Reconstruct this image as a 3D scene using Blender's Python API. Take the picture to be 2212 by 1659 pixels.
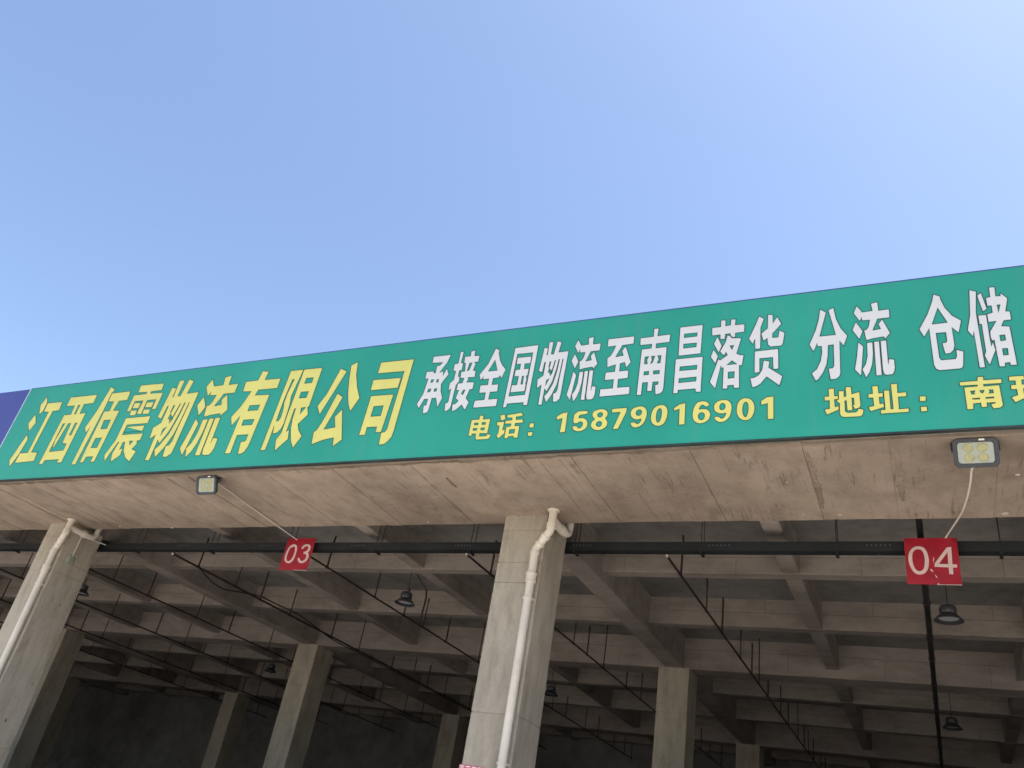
import bpy, bmesh, math, random
from mathutils import Vector, Matrix, noise
random.seed(11)
for o in list(bpy.data.objects): bpy.data.objects.remove(o)
scene = bpy.context.scene
C = scene.collection

# ------------------------------------------------------------------ camera
S = 4.48                      # metres per unit of the surveyed grid
CAMZ = 1.6                    # eye height
F = 1791.45                   # focal length in pixels of a 2212 px wide frame
PITCH, YAW, ROLL = (math.radians(a) for a in (30.40364281, -29.74810916, 10.82635499))
fwd = Vector((math.sin(YAW)*math.cos(PITCH), math.cos(YAW)*math.cos(PITCH), math.sin(PITCH)))
right = Vector((math.cos(YAW), -math.sin(YAW), 0)); up = right.cross(fwd)
R = math.cos(ROLL)*right + math.sin(ROLL)*up
U = -math.sin(ROLL)*right + math.cos(ROLL)*up
cam = bpy.data.cameras.new('camera'); camo = bpy.data.objects.new('camera', cam); C.objects.link(camo)
M = Matrix((R, U, -fwd)).transposed().to_4x4(); M.translation = Vector((0, 0, CAMZ))
camo.matrix_world = M
cam.sensor_fit = 'HORIZONTAL'; cam.sensor_width = 36; cam.lens = 36*F/2212
cam.clip_start = 0.05; cam.clip_end = 3000
scene.camera = camo
scene.render.resolution_x, scene.render.resolution_y = 1024, 768

# ------------------------------------------------------------------ sky, sun, exposure
SUN_EL, SUN_AZ = math.radians(70), math.radians(80)      # azimuth from +Y towards +X (behind the building, right)
w = bpy.data.worlds.new('World'); scene.world = w; w.use_nodes = True
nt = w.node_tree; nt.nodes.clear()
sky = nt.nodes.new('ShaderNodeTexSky'); sky.sky_type = 'NISHITA'; sky.sun_disc = False
sky.sun_elevation = SUN_EL; sky.sun_rotation = SUN_AZ
sky.air_density = 1.0; sky.dust_density = 1.3; sky.ozone_density = 1.0; sky.altitude = 50
bg = nt.nodes.new('ShaderNodeBackground'); bg.inputs[1].default_value = 0.098
out = nt.nodes.new('ShaderNodeOutputWorld')
nt.links.new(sky.outputs[0], bg.inputs[0]); nt.links.new(bg.outputs[0], out.inputs[0])
sl = bpy.data.lights.new('sun', 'SUN'); sl.energy = 5.0; sl.angle = math.radians(0.53); sl.color = (1, .95, .87)
so = bpy.data.objects.new('sun', sl); C.objects.link(so)
sd = Vector((math.sin(SUN_AZ)*math.cos(SUN_EL), math.cos(SUN_AZ)*math.cos(SUN_EL), math.sin(SUN_EL)))
so.rotation_euler = sd.to_track_quat('Z', 'Y').to_euler(); so.location = (10, 30, 40)
vs = scene.view_settings
vs.view_transform = 'Standard'; vs.look = 'None'; vs.gamma = 1; vs.exposure = 1.45; vs.use_curve_mapping = False
scene.render.engine = 'CYCLES'
scene.cycles.max_bounces = 10; scene.cycles.diffuse_bounces = 6

# ------------------------------------------------------------------ pixel survey helpers (unit space, camera at origin)
def ray(x, y): return (x-1106)*R - (y-829.5)*U + F*fwd
def ony(p, Y): d = ray(*p); return d*(Y/d.y)
def onx(p, X): d = ray(*p); return d*(X/d.x)
def onz(p, Zh): d = ray(*p); return d*(Zh/d.z)
def zp(reg, wd, x, y):
    k = (reg[2]-reg[0])/wd; q = 2212/4096
    return (reg[0]+k*x)*q, (reg[1]+k*y)*q
def W(x, y, z): return Vector((S*x, S*y, S*z+CAMZ))
def WV(v): return W(v.x, v.y, v.z)

# ------------------------------------------------------------------ materials
def mat(name):
    m = bpy.data.materials.new(name); m.use_nodes = True
    n = m.node_tree; b = n.nodes['Principled BSDF']
    return m, n, b
def N(n, t, **kw):
    x = n.nodes.new(t)
    for k, v in kw.items():
        if k in x.inputs.keys(): x.inputs[k].default_value = v
        else: setattr(x, k, v)
    return x
def ramp(n, stops, src):
    r = n.nodes.new('ShaderNodeValToRGB'); e = r.color_ramp.elements
    while len(e) < len(stops): e.new(.5)
    for i, (p, c) in enumerate(stops):
        e[i].position = p; e[i].color = (*c, 1) if len(c) == 3 else c
    n.links.new(src, r.inputs[0]); return r
def mix(n, fac, a, b, mode='MIX'):
    x = n.nodes.new('ShaderNodeMix'); x.data_type = 'RGBA'; x.blend_type = mode
    for s, v in ((0, fac), (6, a), (7, b)):
        if hasattr(v, 'is_output') or isinstance(v, bpy.types.NodeSocket): n.links.new(v, x.inputs[s])
        else: x.inputs[s].default_value = v if s == 0 else (*v, 1)
    return x.outputs[2]
def plain(name, col, rough=.5, metal=0, var=.08, scale=6, bump=0, coat=0):
    m, n, b = mat(name)
    tc = N(n, 'ShaderNodeTexCoord'); nz = N(n, 'ShaderNodeTexNoise', Scale=scale, Detail=5.0, Roughness=.6)
    n.links.new(tc.outputs['Object'], nz.inputs['Vector'])
    r = ramp(n, [(.3, tuple(c*(1-var) for c in col)), (.7, tuple(min(1, c*(1+var)) for c in col))], nz.outputs['Fac'])
    n.links.new(r.outputs[0], b.inputs['Base Color'])
    b.inputs['Roughness'].default_value = rough; b.inputs['Metallic'].default_value = metal
    b.inputs['Coat Weight'].default_value = coat
    if bump:
        bm_ = N(n, 'ShaderNodeBump', Strength=bump, Distance=.004)
        n2 = N(n, 'ShaderNodeTexNoise', Scale=scale*8, Detail=6.0); n.links.new(tc.outputs['Object'], n2.inputs['Vector'])
        n.links.new(n2.outputs['Fac'], bm_.inputs['Height']); n.links.new(bm_.outputs[0], b.inputs['Normal'])
    return m
def concrete(name, base, stretch=(1, 1, 1), streak=(1, 1, 1), dirt=.35, lines=False, pits=True, seams=False):
    m, n, b = mat(name); L = n.links.new
    tc = N(n, 'ShaderNodeTexCoord'); P = tc.outputs['Object']
    def mapped(sc):
        mp = N(n, 'ShaderNodeMapping'); mp.inputs['Scale'].default_value = sc; L(P, mp.inputs[0]); return mp.outputs[0]
    n1 = N(n, 'ShaderNodeTexNoise', Scale=.55, Detail=8.0, Roughness=.62); L(mapped(stretch), n1.inputs['Vector'])
    n2 = N(n, 'ShaderNodeTexNoise', Scale=3.0, Detail=9.0, Roughness=.65); L(mapped(streak), n2.inputs['Vector'])
    n3 = N(n, 'ShaderNodeTexNoise', Scale=26.0, Detail=6.0, Roughness=.7); L(P, n3.inputs['Vector'])
    lo = tuple(c*(1-dirt) for c in base); hi = tuple(min(1, c*1.22) for c in base)
    c1 = ramp(n, [(.3, lo), (.52, base), (.75, hi)], n1.outputs['Fac']).outputs[0]
    g2 = ramp(n, [(.28, (.66, .64, .62)), (.55, (1, 1, 1)), (.8, (1.0, .985, .96))], n2.outputs['Fac']).outputs[0]
    c2 = mix(n, .8, c1, g2, 'MULTIPLY')
    g3 = ramp(n, [(.3, (.82, .82, .82)), (.6, (1, 1, 1))], n3.outputs['Fac']).outputs[0]
    col = mix(n, .6, c2, g3, 'MULTIPLY')
    hgt = n3.outputs['Fac']
    if pits:
        vo = N(n, 'ShaderNodeTexVoronoi', Scale=4.2); L(mapped((1, 1, .55)), vo.inputs['Vector'])
        pr = ramp(n, [(.05, (1, 1, 1)), (.10, (0, 0, 0))], vo.outputs['Distance']).outputs[0]
        gate = N(n, 'ShaderNodeTexNoise', Scale=2.1, Detail=3.0); L(P, gate.inputs['Vector'])
        gg = ramp(n, [(.44, (0, 0, 0)), (.54, (1, 1, 1))], gate.outputs['Fac']).outputs[0]
        pm = mix(n, 1.0, pr, gg, 'MULTIPLY')
        col = mix(n, pm, col, tuple(c*.3 for c in base))
    if seams:                                   # joints left by the formwork sheets
        sx_ = N(n, 'ShaderNodeSeparateXYZ'); L(P, sx_.inputs[0])
        ad = N(n, 'ShaderNodeMath', operation='ADD'); L(sx_.outputs[0], ad.inputs[0]); L(sx_.outputs[1], ad.inputs[1])
        cb = N(n, 'ShaderNodeCombineXYZ'); L(ad.outputs[0], cb.inputs[0]); L(sx_.outputs[2], cb.inputs[1])
        bk = N(n, 'ShaderNodeTexBrick'); L(cb.outputs[0], bk.inputs['Vector'])
        for k_, v_ in (('Scale', 1.0), ('Mortar Size', .007), ('Mortar Smooth', .3), ('Brick Width', 1.83), ('Row Height', 1.3)): bk.inputs[k_].default_value = v_
        bk.inputs['Color1'].default_value = (1, 1, 1, 1); bk.inputs['Color2'].default_value = (.88, .87, .86, 1); bk.inputs['Mortar'].default_value = (.55, .53, .52, 1)
        col = mix(n, .8, col, bk.outputs['Color'], 'MULTIPLY')
    if lines:                                   # board-mark streaks that run along Y, broken and uneven
        na = N(n, 'ShaderNodeTexNoise', Scale=1.0, Detail=4.0, Roughness=.55, Distortion=.15); L(mapped((4.6, .22, 1)), na.inputs['Vector'])
        la = ramp(n, [(.485, (0, 0, 0)), (.5, (1, 1, 1)), (.515, (0, 0, 0))], na.outputs['Fac']).outputs[0]
        nb = N(n, 'ShaderNodeTexNoise', Scale=2.0, Detail=6.0, Roughness=.7); L(mapped((1.2, .9, 1)), nb.inputs['Vector'])
        lb = ramp(n, [(.46, (0, 0, 0)), (.6, (.8, .8, .8))], nb.outputs['Fac']).outputs[0]
        lm = mix(n, 1.0, la, lb, 'MULTIPLY')
        col = mix(n, lm, col, tuple(c*.34 for c in base))
    L(col, b.inputs['Base Color']); b.inputs['Roughness'].default_value = .9
    b.inputs['Specular IOR Level'].default_value = .25
    bp = N(n, 'ShaderNodeBump', Strength=.5, Distance=.006); L(hgt, bp.inputs['Height'])
    bp2 = N(n, 'ShaderNodeBump', Strength=.55, Distance=.02); L(n2.outputs['Fac'], bp2.inputs['Height']); L(bp.outputs[0], bp2.inputs['Normal'])
    L(bp2.outputs[0], b.inputs['Normal'])
    return m

M_SOFFIT = concrete('soffit_concrete', (.395, .315, .252), stretch=(1, .8, 1), streak=(1.15, .85, 1), lines=True, pits=False)
M_COL = concrete('column_concrete', (.48, .425, .345), stretch=(1, 1, .6), streak=(2.2, 2.2, .5), dirt=.3)
M_BEAM = concrete('beam_concrete', (.345, .30, .266), stretch=(.5, 1, 1), streak=(.6, 1, 1.5), pits=False, seams=True)
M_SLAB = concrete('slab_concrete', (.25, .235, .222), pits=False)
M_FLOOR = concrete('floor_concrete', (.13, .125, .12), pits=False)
M_SCAR = concrete('scar_concrete', (.30, .235, .185), pits=True)
M_MORTAR = plain('pale_mortar', (.52, .46, .40), .9, bump=.5)
def film(name, col):
    m, n, b = mat(name); L = n.links.new
    tc = N(n, 'ShaderNodeTexCoord'); mp = N(n, 'ShaderNodeMapping'); mp.inputs['Scale'].default_value = (5, 1, .35); L(tc.outputs['Object'], mp.inputs[0])
    n1 = N(n, 'ShaderNodeTexNoise', Scale=1.2, Detail=7.0, Roughness=.65); L(mp.outputs[0], n1.inputs['Vector'])
    n2 = N(n, 'ShaderNodeTexNoise', Scale=.5, Detail=4.0); L(tc.outputs['Object'], n2.inputs['Vector'])
    c1 = ramp(n, [(.3, tuple(c*.9 for c in col)), (.7, tuple(c*1.08+.006 for c in col))], n2.outputs['Fac']).outputs[0]
    d = ramp(n, [(.52, (0, 0, 0)), (.8, (.16, .16, .16))], n1.outputs['Fac']).outputs[0]
    L(mix(n, d, c1, (.24, .27, .24)), b.inputs['Base Color'])
    r = ramp(n, [(.3, (.38, .38, .38)), (.7, (.58, .58, .58))], n1.outputs['Fac']).outputs[0]; L(r, b.inputs['Roughness'])
    bp = N(n, 'ShaderNodeBump', Strength=.35, Distance=.05); L(n2.outputs['Fac'], bp.inputs['Height']); L(bp.outputs[0], b.inputs['Normal'])
    return m
M_GREEN = film('green_sign_film', (.024, .385, .258))
M_BLUE = plain('blue_sign_film', (.075, .085, .33), .5, var=.05, scale=.8)
M_YEL = plain('yellow_letter_film', (.90, .785, .20), .5, var=.05, scale=2)
M_WHT = plain('white_letter_film', (.86, .815, .745), .5, var=.03, scale=2)
M_OUT = plain('dark_green_outline', (.012, .05, .038), .6)
M_TRIM = plain('dark_sign_trim', (.03, .045, .045), .55, var=.3, scale=3)
M_SEAM = plain('pale_seam_trim', (.66, .66, .78), .4)
M_PVC = plain('cream_pvc', (.69, .62, .53), .45, var=.13, scale=2.2, bump=.15)
M_TRAY = plain('dark_tray_paint', (.02, .022, .025), .5, var=.3, scale=2)
M_BOLT = plain('zinc_bolt', (.2, .2, .21), .45, metal=.5)
M_PIPE = plain('dark_red_pipe', (.032, .017, .017), .55, var=.3, scale=4)
M_ROD = plain('dark_rod', (.022, .02, .02), .6)
M_CABLE = plain('black_cable', (.012, .012, .013), .6)
M_WIRE = plain('pale_wire', (.74, .67, .59), .55)
M_RED = plain('red_plate_film', (.36, .012, .028), .45, var=.16, scale=7)
M_DIGIT = plain('pink_white_digit', (.72, .52, .49), .5, var=.1, scale=8)
M_LAMPB = plain('lamp_housing', (.055, .058, .062), .45, var=.15)
M_GLASSW = plain('lamp_reflector', (.56, .57, .5), .35)
M_LED = plain('led_phosphor', (.58, .52, .27), .4, var=.1, scale=20)
M_BAYIN = plain('high_bay_inner', (.42, .42, .44), .4)
M_BAY = plain('high_bay_shell', (.05, .05, .055), .4, var=.2)
M_COND = plain('pale_conduit', (.66, .66, .6), .5)
M_BOX = plain('grey_green_box', (.3, .33, .25), .5)
M_PINK = plain('faded_red_notice', (.55, .12, .2), .6, var=.2)
def glass():
    m, n, b = mat('lamp_glass'); b.inputs['Base Color'].default_value = (.95, .97, .97, 1)
    tc = N(n, 'ShaderNodeTexCoord'); nz = N(n, 'ShaderNodeTexNoise', Scale=30.0); n.links.new(tc.outputs['Object'], nz.inputs['Vector'])
    r = ramp(n, [(.3, (.08, .08, .08)), (.8, (.2, .2, .2))], nz.outputs['Fac']); n.links.new(r.outputs[0], b.inputs['Roughness'])
    b.inputs['Transmission Weight'].default_value = 1.0; b.inputs['IOR'].default_value = 1.1
    return m
M_GLASS = glass()
M_GROUND = concrete('added_dark_yard', (.062, .06, .058), pits=False)  # dark tone of the added yard, keeps far ground bounce low
M_BOUNCE = concrete('added_bounce_pale', (.56, .52, .465), pits=False)  # pale tone for the added sheet that bounces sunlight

# ------------------------------------------------------------------ mesh helpers
def obj(name, bm, m, parent=None):
    bmesh.ops.recalc_face_normals(bm, faces=bm.faces)
    me = bpy.data.meshes.new(name); bm.to_mesh(me); bm.free()
    o = bpy.data.objects.new(name, me); C.objects.link(o)
    if m: me.materials.append(m)
    if parent: o.parent = parent
    return o
def thing(name, label, cat, group=None, loc=(0, 0, 0)):
    o = bpy.data.objects.new(name, None); C.objects.link(o); o.location = loc; o.empty_display_size = .2
    tag(o, label, cat, group); return o
def tag(o, label, cat, group=None):
    o['label'] = label; o['category'] = cat
    if group: o['group'] = group
    return o
def own(o, parent):
    """re-parent without moving (parents are un-rotated empties)"""
    o.parent = parent; o.location = o.location - parent.location; return o
def box(bm, a, b, bev=0):
    a, b = Vector(a), Vector(b)
    r = bmesh.ops.create_cube(bm, size=1)
    vs_ = r['verts']
    for v in vs_: v.co = Vector((a[i]+(v.co[i]+.5)*(b[i]-a[i]) for i in range(3)))
    if bev:
        es = list({e for v in vs_ for e in v.link_edges})
        bmesh.ops.bevel(bm, geom=es, offset=bev, segments=1, affect='EDGES')
def boxo(name, a, b, m, parent=None, bev=0):
    bm = bmesh.new(); box(bm, a, b, bev); return obj(name, bm, m, parent)
def ubox(name, a, b, m, parent=None, bev=0): return boxo(name, W(*a), W(*b), m, parent, bev)
def tube(bm, pts, rad, seg=10, cap=True):
    pts = [Vector(p) for p in pts]; rings = []; ref = None
    for i, p in enumerate(pts):
        d = (pts[min(i+1, len(pts)-1)]-pts[max(i-1, 0)]).normalized()
        if ref is None:
            ref = d.orthogonal().normalized()
        ref = (ref-d*ref.dot(d)).normalized(); q = d.cross(ref)
        r = rad[i] if isinstance(rad, (list, tuple)) else rad
        sc = 1
        if 0 < i < len(pts)-1:
            a = (pts[i]-pts[i-1]).normalized(); sc = 1/max(.75, a.dot(d))
        rings.append([bm.verts.new(p+(ref*math.cos(t)+q*math.sin(t))*r*sc) for t in (2*math.pi*k/seg for k in range(seg))])
    for a, b in zip(rings, rings[1:]):
        for k in range(seg):
            f = bm.faces.new((a[k], a[(k+1) % seg], b[(k+1) % seg], b[k])); f.smooth = True
    if cap:
        for rg in (rings[0], rings[-1]): bm.faces.new([bm.verts.new(v.co) for v in rg])   # caps keep their own corners
def tubeo(name, pts, rad, m, parent=None, seg=10):
    bm = bmesh.new(); tube(bm, pts, rad, seg); return obj(name, bm, m, parent)
def lathe(bm, prof, seg=24, origin=(0, 0, 0), close=False):
    o = Vector(origin); rings = []
    for r, z in prof:
        rings.append([bm.verts.new(o+Vector((r*math.cos(t), r*math.sin(t), z))) for t in (2*math.pi*k/seg for k in range(seg))])
    for a, b in zip(rings, rings[1:]):
        for k in range(seg):
            f = bm.faces.new((a[k], a[(k+1) % seg], b[(k+1) % seg], b[k])); f.smooth = True
    for rg in (rings[0], rings[-1]): bm.faces.new([bm.verts.new(v.co) for v in rg])
def smooth_path(pts, n=6):
    pts = [Vector(p) for p in pts]; outp = []
    for i in range(len(pts)-1):
        p0 = pts[max(i-1, 0)]; p1 = pts[i]; p2 = pts[i+1]; p3 = pts[min(i+2, len(pts)-1)]
        for k in range(n):
            t = k/n
            outp.append(.5*((2*p1)+(-p0+p2)*t+(2*p0-5*p1+4*p2-p3)*t*t+(-p0+3*p1-3*p2+p3)*t**3))
    outp.append(pts[-1]); return outp

# ------------------------------------------------------------------ ground
bm = bmesh.new()
g = [bm.verts.new(v) for v in ((-1500, -1500, 0), (1500, -1500, 0), (1500, 1500, 0), (-1500, 1500, 0))]; bm.faces.new(g)
o = obj('ground', bm, M_GROUND); o['kind'] = 'structure'  # unseen yard, its dark surface added to limit light bounced into the hall
bm = bmesh.new()
g = [bm.verts.new(v) for v in ((-70, -1.5, .004), (40, -1.5, .004), (40, 9.9, .004), (-70, 9.9, .004))]; bm.faces.new(g)
o = obj('bounce_apron', bm, M_BOUNCE); o['kind'] = 'structure'  # unseen pale sheet added to bounce sunlight up onto the soffit and columns

# ------------------------------------------------------------------ the warehouse
YS, YB = 1.8226, 2.303        # sign plane, back edge of the canopy soffit
ZC, ZM, ZJ = 1.15, 1.0, 1.035 # slab, main beams, secondary beams
X0, X1, YE = -10.2, 3.4, 6.75
COLX = [-1.208+2.237*k for k in range(-4, 3)]
COLW, COLD, COLY = .152, .164, 2.236
BAY = 1.87
b = thing('warehouse_building', 'open fronted raw concrete warehouse with columns and beams under a green signboard', 'building')
# canopy slab above the soffit, roof, walls, floor
ubox('canopy', (X0, YS+.022, ZM+.0045), (X1, YB, 1.2), M_BEAM, b)
ubox('parapet', (X0, YS+.03, 1.2), (X1, YS+.075, 1.40), M_BEAM, b)
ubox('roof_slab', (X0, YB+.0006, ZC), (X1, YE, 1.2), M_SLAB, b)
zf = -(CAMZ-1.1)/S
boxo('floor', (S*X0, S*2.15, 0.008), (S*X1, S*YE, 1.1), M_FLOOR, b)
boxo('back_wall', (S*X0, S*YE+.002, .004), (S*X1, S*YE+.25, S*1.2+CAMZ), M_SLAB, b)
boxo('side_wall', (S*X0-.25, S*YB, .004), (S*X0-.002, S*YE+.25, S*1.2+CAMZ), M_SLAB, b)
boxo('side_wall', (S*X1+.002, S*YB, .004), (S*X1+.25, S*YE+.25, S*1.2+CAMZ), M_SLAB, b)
# soffit cast on boards: strips with small steps and open joints
bm = bmesh.new(); x = S*X0; rnd = random.Random(5)
while x < S*X1:
    wd = rnd.choice((.16, .2, .24, .3, .45, .92, .92, 1.2)) * rnd.uniform(.9, 1.1)
    gap = rnd.choice((.002, .003, .004, .006, .011))
    dz = rnd.uniform(-.008, .004)
    y0 = S*(YS+.022)+rnd.uniform(-.004, .006)
    box(bm, (x, y0, S*ZM+CAMZ+dz), (min(x+wd-gap, S*X1), S*YB-rnd.uniform(0, .004), S*ZM+CAMZ+.0195))
    x += wd
obj('soffit', bm, M_SOFFIT, b)
# crumbly lip of leaked cement under the sign
bm = bmesh.new(); prev = None; x = S*-5.5; rnd = random.Random(8)
while x < S*1.2:
    n1 = noise.noise(Vector((x*1.3, 3.1, 0))); n2 = noise.noise(Vector((x*6.1, 9.7, 0))); n3 = noise.noise(Vector((x*23, 1.7, 0)))
    dp = .012+.011*n1+.012*n2+.006*n3; wdt = .05+.03*n2+.03*n1+.02*n3
    ya, yb = S*(YS+.023), S*(YS+.023)+max(.015, wdt)
    zt, zb = S*ZM+CAMZ+.004, S*ZM+CAMZ-max(.002, dp)-.004
    ring = [bm.verts.new((x, ya, zt)), bm.verts.new((x, ya, zb)), bm.verts.new((x, (ya+yb)/2+.01*n3, zb-.004*n2)), bm.verts.new((x, yb, zt-.008))]
    if prev:
        for k in range(3): bm.faces.new((prev[k], prev[k+1], ring[k+1], ring[k]))
    prev = ring; x += .03
obj('cement_lip', bm, M_SCAR, b)
# columns: stacked pours with recessed joints and chamfered arrises
ZA5 = (1950, 2000, 2350, 2400); ZR7 = (1900, 1900, 3000, 3072)
JZ = [ony(zp(ZA5, 1659, 480, yy), COLY).z for yy in (570, 1110, 1375)] + [ony(zp(ZR7, 1557, 130, 1337), COLY).z, .1]
def column(x, y, wd, dp, ztop, seed, detail=True):
    rnd = random.Random(seed); bm = bmesh.new()
    zs = sorted([z+rnd.uniform(-.02, .02)*(seed > 1) for z in JZ], reverse=True)
    lev = [ztop]+[z for z in zs if z < ztop-.05]+[-CAMZ/S+.001]
    rings = []; ch = .012
    def ring(z, ins):
        a, c_, d, e = S*x+ins[0], S*(x+wd)-ins[1], S*y+ins[2], S*(y+dp)-ins[3]
        k = ch
        P_ = [(a+k, d), (c_-k, d), (c_, d+k), (c_, e-k), (c_-k, e), (a+k, e), (a, e-k), (a, d+k)]
        return [bm.verts.new((px, py, z)) for px, py in P_]
    for i, (zt, zb) in enumerate(zip(lev, lev[1:])):
        ins = [rnd.uniform(-.003, .004) for _ in range(4)]
        ht, hb = S*zt+CAMZ, S*zb+CAMZ
        rings.append(ring(ht, ins)); rings.append(ring(hb+.016, ins)) 
        if i < len(lev)-2:
            gi = [v+.009 for v in ins]; rings.append(ring(hb+.012, gi)); rings.append(ring(hb+.001, gi))
    for a, c_ in zip(rings, rings[1:]):
        for k in range(8): bm.faces.new((a[k], a[(k+1) % 8], c_[(k+1) % 8], c_[k]))
    bm.faces.new(rings[0]); bm.faces.new(rings[-1])
    return obj('column', bm, M_COL, b)
for i, cx in enumerate(COLX):
    column(cx, COLY, COLW, COLD, ZM+.001, i+2)
ROWS = [4.06+BAY*k for k in range(2)]
for r_, y in enumerate(ROWS):
    for i, cx in enumerate(COLX):
        column(cx, y, COLW, COLD, ZM+.0012, 40+r_*10+i)
# beams across (along X): main on the column rows, joists on the thirds
for k, y in enumerate(ROWS):
    ubox('main_beam', (X0, y+.012, ZM), (X1, y+.142, ZC+.002), M_BEAM, b, .012)
yj = [2.84, 3.46]+[4.06+BAY*i+.63*j for i in range(2) for j in (1, 2) if 4.06+BAY*i+.63*j < 6.7]
for y in yj: ubox('joist', (X0, y, ZJ), (X1, y+.055, ZC+.002), M_BEAM, b, .01)
# beams along Y
for cx in COLX:
    ubox('main_beam', (cx+.032, YB+.001, ZM+.0018), (cx+.122, YE, ZC+.003), M_BEAM, b, .012)
for i in range(len(COLX)-1):
    base = COLX[i]+COLW/2
    for f_ in (.725, 1.47):
        ubox('joist', (base+f_-.028, YB+.001, ZJ+.0018), (base+f_+.028, YE, ZC+.003), M_BEAM, b, .01)
# spalled strips on the soffit and mortar drips
def strip(xa, ya, yb, wd, seed):
    rnd = random.Random(seed); bm = bmesh.new(); L_, R_ = [], []
    n = 46
    for i in range(n+1):
        y = S*(ya+(yb-ya)*i/n); t = min(1, 4*min(i/n, 1-i/n)+.25)
        j = .5+.9*abs(noise.noise(Vector((y*9, seed, 0))))+.5*noise.noise(Vector((y*31, seed, 3)))
        wl = wd*.5*t*j; wr = wd*.5*t*(.6+.9*abs(noise.noise(Vector((y*8, seed, 7))))); cxx = S*xa+.018*noise.noise(Vector((y*4, seed, 5)))
        z = S*ZM+CAMZ-.0075
        row = [bm.verts.new((cxx-wl, y, z+.009)), bm.verts.new((cxx-wl*.5, y, z-.008*rnd.random())), bm.verts.new((cxx+.1*wr, y, z-.013*rnd.random())), bm.verts.new((cxx+wr*.7, y, z-.008*rnd.random())), bm.verts.new((cxx+wr, y, z+.009))]
        L_.append(row)
    for a, c_ in zip(L_, L_[1:]):
        for k in range(4): bm.faces.new((a[k], a[k+1], c_[k+1], c_[k]))
    obj('spalled_strip', bm, M_SCAR, b)
strip(-.233, 1.895, 2.225, .10, 3); strip(-.034, 1.90, 2.185, .13, 4)
strip(-.62, 2.0, 2.1, .05, 6); strip(-1.28, 1.95, 2.02, .06, 9)
rnd = random.Random(2)
DRIPS = [((2172, 1110), .085, .038), ((1815, 1112), .06, .02), ((1735, 1111), .05, .018), ((2198, 1025), .05, .016), ((260, 1136), .05, .018), ((372, 1140), .06, .02), ((925, 1128), .03, .015), ((655, 1133), .03, .02), ((1700, 1040), .03, .014)]
for p, l_, h_ in DRIPS:
    c = WV(onz(p, ZM)); bm = bmesh.new(); bmesh.ops.create_icosphere(bm, subdivisions=2, radius=1)
    for v in bm.verts:
        k = 1+.25*noise.noise(v.co*1.7+c); v.co = Vector((v.co.x*l_*k*.5, v.co.y*h_*k*1.3, v.co.z*.008*k))+c-Vector((0, 0, .003))
    for f in bm.faces: f.smooth = True
    obj('mortar_drip', bm, M_MORTAR, b)

# ------------------------------------------------------------------ signs
GX0, GX1 = -3.349, 3.0
ZT0, ZT1 = 1.0045, 1.4345
sign = thing('green_signboard', 'long green signboard with yellow and white Chinese lettering and a phone number', 'signboard')
YF = S*YS+.004
bm = bmesh.new(); box(bm, (S*GX0+.012, YF, S*ZT0+CAMZ), (S*GX1, YF+.07, S*ZT1+CAMZ), .003); obj('panel', bm, M_GREEN, sign)
boxo('bottom_trim', (S*GX0, YF-.004, S*ZT0+CAMZ-.019), (S*GX1, YF+.05, S*ZT0+CAMZ-.0015), M_TRIM, sign, .002)
boxo('seam_trim', (S*GX0-.008, YF-.006, S*ZT0+CAMZ), (S*GX0+.0105, YF+.03, S*ZT1+CAMZ+.002), M_SEAM, sign, .002)
boxo('top_trim', (S*GX0, YF-.003, S*ZT1+CAMZ+.0012), (S*GX1, YF+.07, S*ZT1+CAMZ+.012), M_BLUE, sign, .002)
sign2 = thing('blue_signboard', 'plain violet blue signboard panel joined to the end of the green signboard', 'signboard')
boxo('panel', (S*-8, YF+.001, S*ZT0+CAMZ), (S*GX0-.010, YF+.07, S*ZT1+CAMZ), M_BLUE, sign2, .003)
boxo('bottom_trim', (S*-8, YF-.004, S*ZT0+CAMZ-.019), (S*GX0-.002, YF+.05, S*ZT0+CAMZ-.0015), M_TRIM, sign2, .002)

G1 = (20, 1560, 420, 1880, 2074); G2 = (270, 1530, 670, 1850, 2074); G4 = (890, 1440, 1310, 1830, 1787)
G5 = (1230, 1420, 1680, 1800, 1965); G6 = (1650, 1380, 1950, 1670, 1716); G7 = (1880, 1360, 2180, 1650, 1716)
G8 = (2130, 1330, 2430, 1630, 1659); G9 = (2380, 1290, 2700, 1600, 1713); G10 = (2680, 1260, 3000, 1580, 1659)
G11 = (2980, 1210, 3400, 1560, 1991); G12 = (3390, 1150, 3870, 1530, 2096); G13 = (3840, 1130, 4096, 1490, 1180)
G14 = (1860, 1640, 2160, 1780, 2212); G15 = (3280, 1520, 3680, 1690, 2212); G16 = (3820, 1480, 4096, 1660, 2212)
GD = (2200, 1570, 3120, 1750, 2212); GR = (3000, 1000, 4096, 1800, 2212); GW = (560, 1500, 960, 1850, 1896)
P03 = (1050, 2100, 1330, 2320, 2111); P04 = (3580, 2120, 3880, 2380, 1914)
def T(s):
    v = [float(a) for a in s.replace(',', ' ').split()]; return list(zip(v[::2], v[1::2]))
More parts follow.
